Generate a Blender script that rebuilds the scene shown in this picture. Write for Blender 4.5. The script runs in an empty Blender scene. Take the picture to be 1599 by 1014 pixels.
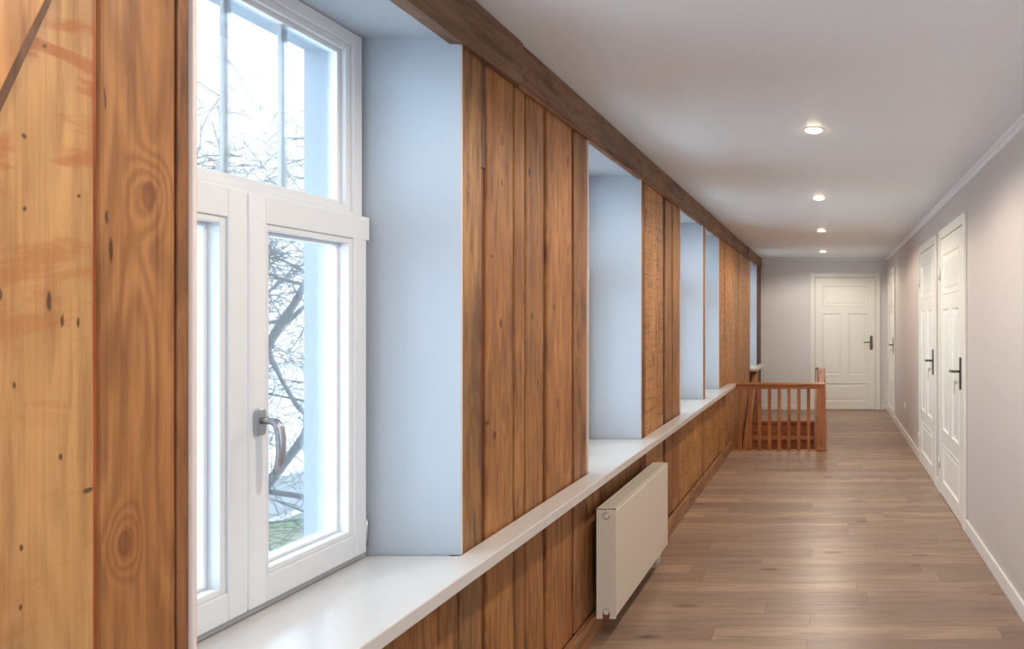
import bpy, math, random
from mathutils import Vector, noise as mnoise

# ------------------------------------------------------------------ camera, world, exposure
sc = bpy.context.scene
COL = sc.collection
F = 1100.0                                   # focal length in pixels of the 1599 px wide frame
cam_d = bpy.data.cameras.new('camera')
cam_d.sensor_fit = 'HORIZONTAL'
cam_d.sensor_width = 36.0
cam_d.lens = 36.0 * F / 1599.0
cam_d.shift_x = -(1293 - 799.5) / 1599.0
cam_d.shift_y = -(507 - 498) / 1599.0
cam_d.clip_start = 0.02
cam_d.clip_end = 200
cam = bpy.data.objects.new('camera', cam_d)
cam.location = (0, 0, 1.4)
cam.rotation_euler = (math.radians(90), 0, 0)
COL.objects.link(cam)
sc.camera = cam

sc.view_settings.view_transform = 'Standard'
sc.view_settings.look = 'None'
sc.view_settings.gamma = 1.0
sc.view_settings.use_curve_mapping = False
sc.view_settings.exposure = 1.05
sc.cycles.max_bounces = 14
sc.cycles.diffuse_bounces = 9
sc.cycles.glossy_bounces = 5
sc.cycles.transparent_max_bounces = 16
sc.cycles.sample_clamp_indirect = 6.0
sc.cycles.use_denoising = True

W = bpy.data.worlds.new('overcast_sky')
sc.world = W
W.use_nodes = True
bg = W.node_tree.nodes['Background']
bg.inputs['Color'].default_value = (0.66, 0.82, 1.0, 1)
bg.inputs['Strength'].default_value = 5.2
LAMP_W = 20.5

# ------------------------------------------------------------------ small helpers
def srgb(r, g, b):
    def f(c):
        c /= 255.0
        return c / 12.92 if c <= 0.04045 else ((c + 0.055) / 1.055) ** 2.4
    return (f(r), f(g), f(b), 1.0)

class NT:
    def __init__(s, name):
        s.m = bpy.data.materials.new(name)
        s.m.use_nodes = True
        s.t = s.m.node_tree
        s.p = s.t.nodes['Principled BSDF']
        s.out = s.t.nodes['Material Output']
    def n(s, kind, props=None, **inp):
        nd = s.t.nodes.new(kind)
        for k, v in (props or {}).items():
            setattr(nd, k, v)
        for k, v in inp.items():
            s.set(nd, k.replace('_', ' '), v)
        return nd
    def set(s, nd, key, v):
        sock = nd.inputs[key]
        if isinstance(v, bpy.types.NodeSocket):
            s.t.links.new(v, sock)
        else:
            sock.default_value = v
    def math(s, op, a, b=0.0, c=None, clamp=False):
        nd = s.t.nodes.new('ShaderNodeMath')
        nd.operation = op
        nd.use_clamp = clamp
        s.set(nd, 0, a)
        s.set(nd, 1, b)
        if c is not None:
            s.set(nd, 2, c)
        return nd.outputs[0]
    def vmath(s, op, a, b):
        nd = s.t.nodes.new('ShaderNodeVectorMath')
        nd.operation = op
        s.set(nd, 0, a)
        s.set(nd, 1, b)
        return nd.outputs[0]
    def mix(s, f, a, b, mode='MIX'):
        nd = s.t.nodes.new('ShaderNodeMix')
        nd.data_type = 'RGBA'
        nd.blend_type = mode
        s.set(nd, 0, f)
        s.set(nd, 6, a)
        s.set(nd, 7, b)
        return nd.outputs[2]
    def noise(s, v, scale, detail=2.0, rough=0.5, dist=0.0):
        nd = s.n('ShaderNodeTexNoise')
        s.set(nd, 'Vector', v)
        s.set(nd, 'Scale', scale)
        s.set(nd, 'Detail', detail)
        s.set(nd, 'Roughness', rough)
        s.set(nd, 'Distortion', dist)
        return nd.outputs[0]
    def rng(s, v, a, b, c=0.0, d=1.0, smooth=False):
        nd = s.n('ShaderNodeMapRange')
        if smooth:
            nd.interpolation_type = 'SMOOTHSTEP'
        for i, x in enumerate((v, a, b, c, d)):
            s.set(nd, i, x)
        return nd.outputs[0]
    def bump(s, h, strength, dist=0.002):
        nd = s.n('ShaderNodeBump')
        s.set(nd, 'Height', h)
        s.set(nd, 'Strength', strength)
        s.set(nd, 'Distance', dist)
        s.t.links.new(nd.outputs[0], s.p.inputs['Normal'])

def plain(name, col, rough=0.5, metal=0.0, spec=0.5, mottling=0.0, mscale=3.0, bump=0.0, bscale=80.0):
    t = NT(name)
    t.p.inputs['Roughness'].default_value = rough
    t.p.inputs['Metallic'].default_value = metal
    t.p.inputs['Specular IOR Level'].default_value = spec
    tc = t.n('ShaderNodeTexCoord').outputs['Object']
    k = t.noise(tc, mscale, 4, 0.6)
    dark = tuple(c * (1 - mottling) for c in col[:3]) + (1,)
    c = t.mix(t.rng(k, 0.3, 0.7), dark, col)
    t.set(t.p, 'Base Color', c)
    if bump:
        t.bump(t.noise(tc, bscale, 3), bump, 0.001)
    return t.m

def wood(name, light, mid, dark, axis='Z', saw=0.0, weather=0.0, rough=0.5, scale=1.0, spec=0.4, blotch=0.0, knots=1.0, knots_at=(), spots=(), ringc=0.34):
    """old timber: growth rings bending round knots, fibres, stains; own offset and tone per board"""
    t = NT(name)
    tc = t.n('ShaderNodeTexCoord').outputs['Object']
    bid = t.n('ShaderNodeAttribute', {'attribute_name': 'bid'}).outputs['Vector']
    tone = t.n('ShaderNodeAttribute', {'attribute_name': 'tone'}).outputs['Color']
    P = t.vmath('ADD', tc, t.vmath('MULTIPLY', bid, (37.0, 23.0, 31.0)))
    def st(a):
        return {'X': (a, 1, 1), 'Y': (1, a, 1), 'Z': (1, 1, a)}[axis]
    S = t.vmath('MULTIPLY', P, st(0.15))
    vor = t.n('ShaderNodeTexVoronoi')
    t.set(vor, 'Vector', t.vmath('MULTIPLY', P, st(0.42)))
    t.set(vor, 'Scale', 5.2 * scale)
    d = vor.outputs['Distance']
    kb = t.math('MULTIPLY', t.rng(d, 0.0, 0.34, 1.0, 0.0, True), 0.16 * knots)
    n1 = t.noise(S, 7.0 * scale, 2.5, 0.45, 0.35)
    sx = t.n('ShaderNodeSeparateXYZ', Vector=tc)
    warp = t.vmath('MULTIPLY', t.vmath('SUBTRACT', t.n('ShaderNodeTexNoise', Vector=tc, Scale=28.0).outputs['Color'], (.5, .5, .5)), (0, .008, .012))
    sw_ = t.n('ShaderNodeSeparateXYZ', Vector=t.vmath('ADD', tc, warp))
    def ell(y, z, ry, rz):
        a = t.math('DIVIDE', t.math('SUBTRACT', sw_.outputs[1], y), ry)
        b = t.math('DIVIDE', t.math('SUBTRACT', sw_.outputs[2], z), rz)
        return t.math('SQRT', t.math('ADD', t.math('MULTIPLY', a, a), t.math('MULTIPLY', b, b)))
    kmask = []
    for (ky, kz, ry, rz) in knots_at:
        e = ell(ky, kz, ry, rz)
        n1 = t.math('ADD', n1, t.math('MULTIPLY', t.rng(e, 0.0, 3.6, 1.0, 0.0, True), 0.24))
        kmask.append(t.rng(e, 0.75, 1.05, 1.0, 0.0, True))
    rings = t.math('PINGPONG', t.math('MULTIPLY', t.math('ADD', n1, kb), 26.0), 1.0)
    rings = t.rng(rings, 0.05, 0.95, 0.0, 1.0, True)
    F1 = t.noise(t.vmath('MULTIPLY', P, st(0.018)), 210.0 * scale, 3, 0.6)
    F2 = t.noise(t.vmath('MULTIPLY', P, st(0.085)), 46.0 * scale, 4, 0.65)
    B = t.noise(t.vmath('MULTIPLY', P, st(0.35)), 4.5 * scale, 4, 0.6, 0.3)
    c = t.mix(t.rng(B, 0.32, 0.68), mid, light)
    c = t.mix(t.math('MULTIPLY', t.math('SUBTRACT', 1.0, rings), ringc), c, tuple(x * 0.62 for x in mid[:3]) + (1,))
    c = t.mix(t.math('MULTIPLY', t.rng(F2, 0.48, 0.70), 0.62), c, dark)
    c = t.mix(t.math('MULTIPLY', t.rng(F1, 0.48, 0.75), 0.35), c, dark)
    if blotch:
        b2 = t.noise(t.vmath('MULTIPLY', P, (1, .55, 1.5)), 11.0, 4, 0.6, 0.5)
        hi = t.rng(sx.outputs[2], 1.25, 1.75, 0.25, 1.0)
        c = t.mix(t.math('MULTIPLY', t.math('MULTIPLY', t.rng(b2, 0.50, 0.62, 0, 1, True), hi), blotch), c, srgb(176, 104, 54))
    for km in kmask:
        c = t.mix(t.math('MULTIPLY', km, 0.55), c, srgb(118, 62, 32))
    for q in spots:
        c = t.mix(t.math('MULTIPLY', t.rng(ell(*q), 0.5, 1.15, 1.0, 0.0, True), 0.8), c, srgb(60, 30, 20))
    if weather:
        w = t.noise(t.vmath('MULTIPLY', P, st(0.22)), 11.0, 4, 0.65, 0.6)
        c = t.mix(t.math('MULTIPLY', t.rng(w, 0.50, 0.68), weather), c, srgb(78, 56, 42))
    knot = t.math('MULTIPLY', t.rng(t.math('ADD', d, t.math('MULTIPLY', t.math('SUBTRACT', F2, .5), .12)), 0.05, 0.17, 1.0, 0.0, True), min(1.0, knots * 1.2))
    c = t.mix(t.math('MULTIPLY', knot, 0.62), c, srgb(74, 38, 20))
    v2 = t.n('ShaderNodeTexVoronoi')
    t.set(v2, 'Vector', t.vmath('MULTIPLY', P, st(0.5)))
    t.set(v2, 'Scale', 21.0)
    hole = t.rng(v2.outputs['Distance'], 0.05, 0.10, 1.0, 0.0)
    sel = t.math('GREATER_THAN', t.n('ShaderNodeSeparateColor', Color=v2.outputs['Color']).outputs[0], 0.74)
    c = t.mix(t.math('MULTIPLY', t.math('MULTIPLY', hole, sel), 0.85), c, srgb(46, 26, 16))
    if saw:
        cross = {'X': (1, .07, .07), 'Y': (.07, 1, .07), 'Z': (.07, .07, 1)}[axis]
        sw = t.noise(t.vmath('MULTIPLY', P, cross), 62.0, 3, 0.7, 0.4)
        c = t.mix(t.math('MULTIPLY', t.rng(sw, 0.50, 0.64), saw), c, dark)
    c = t.mix(1.0, c, tone, 'MULTIPLY')
    t.set(t.p, 'Base Color', c)
    t.set(t.p, 'Roughness', t.rng(F2, 0.3, 0.7, rough - 0.07, rough + 0.1))
    t.p.inputs['Specular IOR Level'].default_value = spec
    h = t.math('ADD', t.math('MULTIPLY', rings, 0.5), t.math('MULTIPLY', F2, -1.2))
    t.bump(h, 0.35, 0.0015)
    return t.m

class MB:
    """collects geometry of ONE mesh object, in world coordinates"""
    def __init__(s):
        s.v, s.f, s.b, s.t = [], [], [], []
    def add(s, verts, faces, bid=None, tone=(1, 1, 1)):
        o = len(s.v)
        bid = bid or (random.random(), random.random(), random.random())
        s.v += [tuple(p) for p in verts]
        s.f += [tuple(i + o for i in f) for f in faces]
        s.b += [bid] * len(verts)
        s.t += [tone] * len(verts)
    def box(s, x0, x1, y0, y1, z0, z1, **k):
        v = [(x, y, z) for x in (x0, x1) for y in (y0, y1) for z in (z0, z1)]
        s.add(v, [(0, 1, 3, 2), (4, 6, 7, 5), (0, 4, 5, 1), (2, 3, 7, 6), (0, 2, 6, 4), (1, 5, 7, 3)], **k)
        return s
    def prism(s, poly, z0, z1, axis='Z', **k):
        """extrude a polygon; axis Z: (x,y), axis Y: (x,z), axis X: (y,z)"""
        n = len(poly)
        def P(a, b, c):
            return {'Z': (a, b, c), 'Y': (a, c, b), 'X': (c, a, b)}[axis]
        v = [P(a, b, z0) for a, b in poly] + [P(a, b, z1) for a, b in poly]
        f = [tuple(range(n))[::-1], tuple(range(n, 2 * n))]
        f += [(i, (i + 1) % n, n + (i + 1) % n, n + i) for i in range(n)]
        s.add(v, f, **k)
        return s
    def tube(s, pts, rad, n=8, cap=True, sx=1.0, **k):
        pts = [Vector(p) for p in pts]
        if not isinstance(rad, (list, tuple)):
            rad = [rad] * len(pts)
        v, f = [], []
        ref = None
        for i, p in enumerate(pts):
            d = (pts[min(i + 1, len(pts) - 1)] - pts[max(i - 1, 0)]).normalized()
            if ref is None:
                ref = Vector((0, 0, 1)) if abs(d.z) < 0.9 else Vector((0, 1, 0))
            a = d.cross(ref).normalized()
            b = a.cross(d).normalized()
            ref = b
            for j in range(n):
                t = 2 * math.pi * j / n
                v.append(p + (a * math.cos(t) * sx + b * math.sin(t)) * rad[i])
        for i in range(len(pts) - 1):
            for j in range(n):
                f.append((i * n + j, i * n + (j + 1) % n, (i + 1) * n + (j + 1) % n, (i + 1) * n + j))
        if cap:
            f += [tuple(range(n))[::-1], tuple(range((len(pts) - 1) * n, len(pts) * n))]
        s.add(v, f, **k)
        return s
    def board(s, xb, xf, y0, y1, z0, z1, tone=(1, 1, 1), wob=0.003, bev=0.005, wl=True, wr=True):
        """upright board in the left wall: front face looks to +X, edges waver like sawn waney timber"""
        nz = max(3, int((z1 - z0) / 0.05))
        seed = random.random() * 100
        v, f = [], []
        for i in range(nz + 1):
            z = z0 + (z1 - z0) * i / nz
            a = y0 + (mnoise.noise(Vector((seed, z * 2.3, 0))) * wob * 1.6 if wl else 0) + (mnoise.noise(Vector((seed, z * 9, 4))) * wob * .6 if wl else 0)
            b = y1 + (mnoise.noise(Vector((seed + 9, z * 2.3, 0))) * wob * 1.6 if wr else 0) + (mnoise.noise(Vector((seed, z * 9, 14))) * wob * .6 if wr else 0)
            c = xf + mnoise.noise(Vector((seed, z * 1.5, 7))) * 0.0012
            v += [(xb, a, z), (c - bev, a, z), (c - bev * .25, a + bev * .35, z), (c, a + bev, z), (c, b - bev, z), (c - bev * .25, b - bev * .35, z), (c - bev, b, z), (xb, b, z)]
        for i in range(nz):
            for j in range(8):
                k = (j + 1) % 8
                f.append((i * 8 + j, i * 8 + k, (i + 1) * 8 + k, (i + 1) * 8 + j))
        f += [tuple(range(8))[::-1], tuple(range(nz * 8, nz * 8 + 8))]
        s.add(v, f, tone=tone)
        return s
    def build(s, name, mat, parent=None, local=False, bevel=0.0, smooth=False, seg=2):
        me = bpy.data.meshes.new(name)
        L = Vector((0, 0, 0))
        if parent is not None and not local:
            q = parent
            while q is not None:
                L += q.location
                q = q.parent
        me.from_pydata([tuple(Vector(p) - L) for p in s.v], [], s.f)
        a = me.attributes.new('bid', 'FLOAT_COLOR', 'POINT')
        a.data.foreach_set('color', [c for b in s.b for c in (*b, 1)])
        a = me.attributes.new('tone', 'FLOAT_COLOR', 'POINT')
        a.data.foreach_set('color', [c for b in s.t for c in (*b, 1)])
        import bmesh
        bm = bmesh.new()
        bm.from_mesh(me)
        bmesh.ops.recalc_face_normals(bm, faces=bm.faces)
        bm.to_mesh(me)
        bm.free()
        if smooth:
            me.polygons.foreach_set('use_smooth', [True] * len(me.polygons))
        me.materials.append(mat)
        o = bpy.data.objects.new(name, me)
        COL.objects.link(o)
        if parent is not None:
            o.parent = parent
        if bevel:
            md = o.modifiers.new('bevel', 'BEVEL')
            md.width = bevel
            md.segments = seg
            md.limit_method = 'ANGLE'
            md.angle_limit = math.radians(40)
        return o

def thing(name, label, cat, loc=(0, 0, 0), rz=0.0, group=None, kind=None):
    o = bpy.data.objects.new(name, None)
    COL.objects.link(o)
    o.location = loc
    o.rotation_euler = (0, 0, rz)
    o.empty_display_size = 0.1
    return tag(o, label, cat, group, kind)

def tag(o, label=None, cat=None, group=None, kind=None):
    for k, v in (('label', label), ('category', cat), ('group', group), ('kind', kind)):
        if v:
            o[k] = v
    return o

# ------------------------------------------------------------------ materials
random.seed(7)
M_ceiling = plain('ceiling_paint', srgb(236, 241, 246), 0.42, spec=0.35, mottling=0.02, mscale=1.2)
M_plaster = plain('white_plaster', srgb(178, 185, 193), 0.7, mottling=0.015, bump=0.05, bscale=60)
M_far_lit = plain('lightened_far_wall_paint', srgb(224, 222, 221), 0.6, mottling=0.015, mscale=1.0, bump=0.05, bscale=90)  # taupe wall paint lightened and greyed: far-end light put into the colour
M_taupe = plain('taupe_wall_paint', srgb(205, 195, 188), 0.6, mottling=0.015, mscale=1.0, bump=0.05, bscale=90)
M_bead = plain('pinkish_white_bead', srgb(222, 205, 196), 0.6, mottling=0.08, mscale=9)
M_white = plain('white_lacquer', srgb(232, 230, 224), 0.28, mottling=0.01)
M_winframe = plain('white_window_paint', srgb(228, 230, 232), 0.32, mottling=0.02)
M_door = plain('cream_door_lacquer', srgb(238, 236, 226), 0.22, mottling=0.01)
M_sill = plain('sill_lacquer', srgb(208, 205, 201), 0.18, mottling=0.02, mscale=5)
M_rad = plain('radiator_enamel', srgb(214, 203, 187), 0.3, mottling=0.01)
M_dark = plain('dark_gap', srgb(30, 24, 20), 0.8)
M_seal = plain('grey_rubber_seal', srgb(158, 160, 162), 0.6)
M_alu = plain('satin_aluminium', srgb(178, 182, 186), 0.3, metal=0.85)
M_hdl = plain('dark_nickel', srgb(104, 100, 92), 0.32, metal=0.9)
M_key = plain('key_steel', srgb(190, 186, 170), 0.3, metal=0.9)
M_outwall = plain('outer_render', srgb(176, 178, 180), 0.8, mottling=0.05, mscale=6)
M_bark = plain('pale_bark', srgb(112, 108, 106), 0.9, mottling=0.3, mscale=8)
M_path = plain('pale_paving', srgb(222, 222, 222), 0.9, mottling=0.08, mscale=2)

def P_y(px):                    # place on the nearest pier of a mark seen at this column
    return 1.045 * F / (1293.0 - px) - .9
def P_z(px, py):
    return 1.4 + (498 - py) * 1.045 / (1293.0 - px)
WL, WM, WD = srgb(184, 130, 76), srgb(150, 96, 52), srgb(84, 48, 24)
def pier_spot(px, py, w, h):
    k = 1.045 / (1293.0 - px)
    return (k * F - 2.5, 1.4 + (498 - py) * k, w * k * 1.6, h * k)
M_wood_pier = wood('pier_boards', WL, WM, WD, weather=0.45,
                   knots_at=[pier_spot(786, 220, 5, 9), pier_spot(821, 464, 4, 12), pier_spot(872, 631, 5, 9), pier_spot(880, 330, 4, 7), pier_spot(833, 312, 4, 10)],
                   spots=[pier_spot(a, b, c, d) for a, b, c, d in [(784, 506, 3, 9), (764, 661, 4, 5), (774, 680, 4, 8), (833, 494, 3, 7), (786, 286, 2, 8), (829, 268, 3, 8), (867, 480, 2, 6), (888, 250, 2, 6), (770, 400, 3, 3), (842, 600, 2, 9)]])
M_wood_near = wood('near_boards', srgb(214, 162, 104), srgb(194, 136, 82), srgb(120, 72, 40), blotch=0.0, knots=0.35, scale=0.8, rough=0.42, ringc=0.55,
                   knots_at=[(.1865, 1.590, .013, .026), (.1488, 1.066, .011, .021)], spots=[(.124, 1.548, .003, .012), (.128, 1.50, .003, .02), (.119, 1.72, .0015, .02)])
M_wood_pale = wood('pale_near_board', srgb(220, 172, 114), srgb(206, 154, 98), srgb(146, 96, 56), blotch=0.85, knots=0.25, scale=0.8, rough=0.45,
                   spots=[(P_y(a), P_z(a, b), c / 1200., d / 1200.) for a, b, c, d in
                          [(38, 215, 4, 5), (40, 326, 3, 5), (125, 306, 3, 4), (77, 470, 4, 20), (97, 500, 3, 13), (122, 505, 3, 11), (2, 458, 4, 12), (139, 765, 10, 5), (96, 716, 3, 7), (35, 853, 3, 6), (31, 952, 3, 6), (22, 602, 3, 6), (71, 72, 4, 3), (150, 900, 3, 5)]])
M_wood_saw = wood('rough_sawn_boards', srgb(204, 148, 86), srgb(176, 118, 64), srgb(96, 58, 30), saw=0.6, weather=0.2)
M_wood_old = wood('weathered_timber', srgb(168, 122, 78), srgb(128, 88, 54), srgb(64, 42, 28), weather=0.75)
M_beam = wood('beam_timber', srgb(136, 104, 78), srgb(108, 80, 60), srgb(58, 42, 32), axis='Y', weather=0.5, rough=0.6)
M_base = wood('skirting_timber', srgb(172, 122, 80), srgb(146, 100, 64), srgb(92, 58, 36), axis='Y', weather=0.2)
M_rail_x = wood('railing_wood_crosswise', srgb(192, 124, 76), srgb(164, 100, 58), srgb(104, 58, 32), axis='X', rough=0.35)
M_rail_y = wood('railing_wood_lengthwise', srgb(192, 124, 76), srgb(164, 100, 58), srgb(104, 58, 32), axis='Y', rough=0.35)
M_rail_z = wood('railing_wood_upright', srgb(192, 124, 76), srgb(164, 100, 58), srgb(104, 58, 32), axis='Z', rough=0.35)
M_stair = wood('stair_wood', srgb(192, 124, 74), srgb(166, 102, 60), srgb(104, 60, 34), axis='X', rough=0.35)

def glass_mat():
    t = NT('window_glass')
    t.t.nodes.remove(t.p)
    tr = t.n('ShaderNodeBsdfTransparent', Color=(0.96, 0.98, 0.98, 1))
    gl = t.n('ShaderNodeBsdfGlossy', Roughness=0.02)
    fr = t.n('ShaderNodeFresnel', IOR=1.45)
    mx = t.n('ShaderNodeMixShader')
    t.set(mx, 0, t.math('MULTIPLY', fr.outputs[0], 0.8))
    t.set(mx, 1, tr.outputs[0])
    t.set(mx, 2, gl.outputs[0])
    t.t.links.new(mx.outputs[0], t.out.inputs[0])
    return t.m
M_glass = glass_mat()

def floor_mat():
    t = NT('oak_strip_laminate')
    tc = t.n('ShaderNodeTexCoord').outputs['Object']
    sp = t.n('ShaderNodeSeparateXYZ', Vector=tc)
    x, y = sp.outputs[0], sp.outputs[1]
    RH, BL = 0.1345, 1.28
    v = t.math('DIVIDE', t.math('ADD', y, 20.06), RH)
    row = t.math('FLOOR', v)
    wn = t.n('ShaderNodeTexWhiteNoise', {'noise_dimensions': '1D'}, W=row).outputs[0]
    u = t.math('DIVIDE', t.math('ADD', t.math('ADD', x, 30.0), t.math('MULTIPLY', wn, BL)), BL)
    col = t.math('FLOOR', u)
    cb = t.n('ShaderNodeCombineXYZ')
    t.set(cb, 0, row)
    t.set(cb, 1, col)
    w2 = t.n('ShaderNodeTexWhiteNoise', {'noise_dimensions': '2D'}, Vector=cb.outputs[0])
    rnd, rcol = w2.outputs[0], w2.outputs[1]
    P = t.vmath('ADD', tc, t.vmath('MULTIPLY', rcol, (41.0, 17.0, 29.0)))
    S = t.vmath('MULTIPLY', P, (0.12, 1, 1))
    B = t.noise(S, 11.0, 4, 0.6, 0.6)
    Fb = t.noise(t.vmath('MULTIPLY', P, (0.03, 1, 1)), 170.0, 3, 0.6)
    Fm = t.noise(t.vmath('MULTIPLY', P, (0.07, 1, 1)), 45.0, 3, 0.6, 0.5)
    c = t.mix(rnd, srgb(146, 120, 102), srgb(186, 154, 126))
    c = t.mix(t.rng(B, 0.35, 0.7, 0.0, 0.7), c, srgb(128, 105, 91))
    c = t.mix(t.rng(Fm, 0.5, 0.72, 0, 0.5), c, srgb(104, 82, 68))
    c = t.mix(t.rng(Fb, 0.5, 0.8, 0, 0.4), c, srgb(100, 80, 66))
    vo = t.n('ShaderNodeTexVoronoi')
    t.set(vo, 'Vector', t.vmath('MULTIPLY', P, (0.35, 1.0, 1)))
    t.set(vo, 'Scale', 6.0)
    sel = t.math('GREATER_THAN', t.n('ShaderNodeSeparateColor', Color=vo.outputs['Color']).outputs[0], 0.35)
    kn = t.rng(t.math('ADD', vo.outputs['Distance'], t.math('MULTIPLY', Fm, 0.16)), 0.10, 0.27, 0.85, 0.0, True)
    c = t.mix(t.math('MULTIPLY', kn, sel), c, srgb(72, 54, 46))
    fv = t.math('FRACT', v)
    fu = t.math('FRACT', u)
    ev = t.math('MINIMUM', fv, t.math('SUBTRACT', 1.0, fv))
    eu = t.math('MINIMUM', fu, t.math('SUBTRACT', 1.0, fu))
    gap = t.math('MAXIMUM', t.rng(ev, 0.006, 0.016, 1, 0), t.rng(eu, 0.0006, 0.0018, 1, 0))
    c = t.mix(t.math('MULTIPLY', gap, 0.55), c, srgb(70, 54, 44))
    t.set(t.p, 'Base Color', c)
    t.set(t.p, 'Roughness', t.rng(Fm, 0.3, 0.7, 0.30, 0.42))
    t.p.inputs['Specular IOR Level'].default_value = 0.45
    t.bump(t.math('SUBTRACT', t.math('MULTIPLY', Fb, 0.3), gap), 0.25, 0.001)
    return t.m
M_floor = floor_mat()

def grass_mat():
    t = NT('winter_lawn')
    tc = t.n('ShaderNodeTexCoord').outputs['Object']
    a = t.noise(tc, 1.3, 5, 0.65)
    b = t.noise(tc, 22.0, 3, 0.6)
    c = t.mix(t.rng(a, 0.4, 0.6), srgb(120, 150, 88), srgb(160, 152, 132))
    c = t.mix(t.rng(b, 0.4, 0.7, 0, 0.5), c, srgb(90, 110, 66))
    t.set(t.p, 'Base Color', c)
    t.p.inputs['Roughness'].default_value = 0.95
    return t.m
M_grass = grass_mat()

def lamp_mat():
    t = NT('lamp_diffuser')
    t.p.inputs['Base Color'].default_value = (1, .95, .85, 1)
    t.p.inputs['Emission Color'].default_value = (1.0, 0.80, 0.52, 1)
    t.p.inputs['Emission Strength'].default_value = 16.0
    return t.m
M_lamp = lamp_mat()

# ------------------------------------------------------------------ dimensions
XT = -1.045                     # face of the timber on the window side
XR = 0.915                      # face of the right wall
YB, YE = -3.0, 10.85            # back and end of the corridor
ZC = 2.325                      # ceiling
ZS = 0.73                       # top of the sill
ZH = 2.195                      # soffit of the window bays
BAYS = [(-0.80, 0.04), (1.163, 1.999), (3.065, 3.923), (4.976, 5.865), (5.99, 6.722), (9.42, 10.26)]  # first bay is unseen, added to light the near boards
def yp(px):                     # a timber edge met at this column of the photograph
    return -XT * F / (1293.0 - px)
SX0, SX1, SY0, SY1 = XT, -0.02, 7.50, 9.63      # stair opening

# ------------------------------------------------------------------ large structure
m = MB()
m.box(-1.46, SX1, YB - .2, SY0, -0.22, 0)
m.box(SX1, 1.1, YB - .2, YE + .2, -0.22, 0)
m.box(-1.46, SX1, SY1, YE + .2, -0.22, 0)
tag(m.build('floor', M_floor), kind='structure')
m = MB()
m.box(-1.46, 1.1, YB - .2, YE + .2, ZC, ZC + .25)
tag(m.build('ceiling', M_ceiling), kind='structure')

# left wall: masonry with window bays, narrower towards the outside
m = MB()
XO, XI = -1.45, -1.075
edges = [YB - .2] + [e for b in BAYS for e in b] + [YE]
for i in range(0, len(edges), 2):
    a, b = edges[i], edges[i + 1]
    m.box(-1.37, XI, a, b, -0.22, ZC)
    mid_ = (a + b) / 2
    for p, q, lo, k in ((a, mid_, True, i // 2 - 1), (mid_, b, False, i // 2)):
        st = -1.402 if 0 <= k < len(BAYS) and k == 2 else -1.37
        m.box(st, -1.37, p, q, -0.22, ZC)
        m.box(XO, st, p - (0.05 if lo and i else 0), q + (0.05 if not lo and i < len(edges) - 2 else 0), -0.22, ZC)
    # plaster returns beside the bays
    if i:
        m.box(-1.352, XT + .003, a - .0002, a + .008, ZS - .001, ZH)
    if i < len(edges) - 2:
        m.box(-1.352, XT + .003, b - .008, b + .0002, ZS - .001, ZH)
for a, b in BAYS:
    m.box(XO, XI, a, b, -0.22, ZS - .04)
    m.box(XO, XI, a, b, ZH, ZC)
    st = -1.402 if a == BAYS[2][0] else -1.37
    m.box(XO, st, a, b, ZH - .05, ZH)
    m.box(XO, st, a, b, ZS - .05, ZS + .01)
    m.box(XI - .01, XT + .003, a, b, ZH, ZH + .006)
m.box(XO, XI, SY0 - .2, YE, -2.7, -0.22)
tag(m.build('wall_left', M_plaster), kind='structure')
# pinkish corner beads at the bays
for a, b in BAYS:
    for y in (a - .0046, b + .0046):
        mm = MB().box(XT - .016, XT + .0045, y - .0041, y + .0041, ZS + .0003, ZH - .0003)
        tag(mm.build('trim_1', M_bead, bevel=.002), kind='structure')

DOORS_R = [5.18, 6.43, 10.10]
m = MB()
RW = (-2.35, -.35)              # unseen opening on the right behind the camera, added for fill light
m.box(XR, 1.1, RW[0], RW[1], -.22, .55)
m.box(XR, 1.1, RW[0], RW[1], 2.2, ZC)
m.box(XR, 1.1, YB - .2, RW[0], -.22, ZC)
e = [RW[1]]
for c in DOORS_R:
    e += [c - .505, c + .505]
e.append(YE)
for i in range(0, len(e), 2):
    m.box(XR, 1.1, e[i], e[i + 1], -0.22, ZC)
for c in DOORS_R:
    m.box(XR, 1.1, c - .505, c + .505, 2.065, ZC)
    m.box(XR + .12, 1.1, c - .505, c + .505, -0.22, 2.065)
tag(m.build('wall_right', M_taupe), kind='structure')
m = MB()
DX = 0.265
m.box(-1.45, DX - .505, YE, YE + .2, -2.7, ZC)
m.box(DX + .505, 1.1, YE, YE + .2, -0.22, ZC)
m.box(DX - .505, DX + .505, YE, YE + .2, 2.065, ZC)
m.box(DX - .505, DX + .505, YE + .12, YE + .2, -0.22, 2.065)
tag(m.build('wall_far', M_far_lit), kind='structure')
m = MB()
m.box(-1.45, -.50, YB - .2, YB, -0.22, ZC)
m.box(.40, 1.1, YB - .2, YB, -0.22, ZC)
m.box(-.50, .40, YB - .2, YB, -0.22, .75)  # sill of the opening added for the unseen fill window
m.box(-.50, .40, YB - .2, YB, 2.15, ZC)
tag(m.build('wall_back', M_plaster), kind='structure')
m = MB()                        # walls and floor of the stairwell
m.box(XI, SX1, SY0 - .2, SY0, -2.7, -.22)
m.box(SX1, SX1 + .1, SY0 - .2, YE, -2.7, -.22)
m.box(XI, SX1, SY1 + .0, YE, -2.7, -.22)
m.box(XI, SX1 + .1, SY0 - .2, YE, -2.8, -2.7)
tag(m.build('wall_stairwell', M_plaster), kind='structure')

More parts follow.
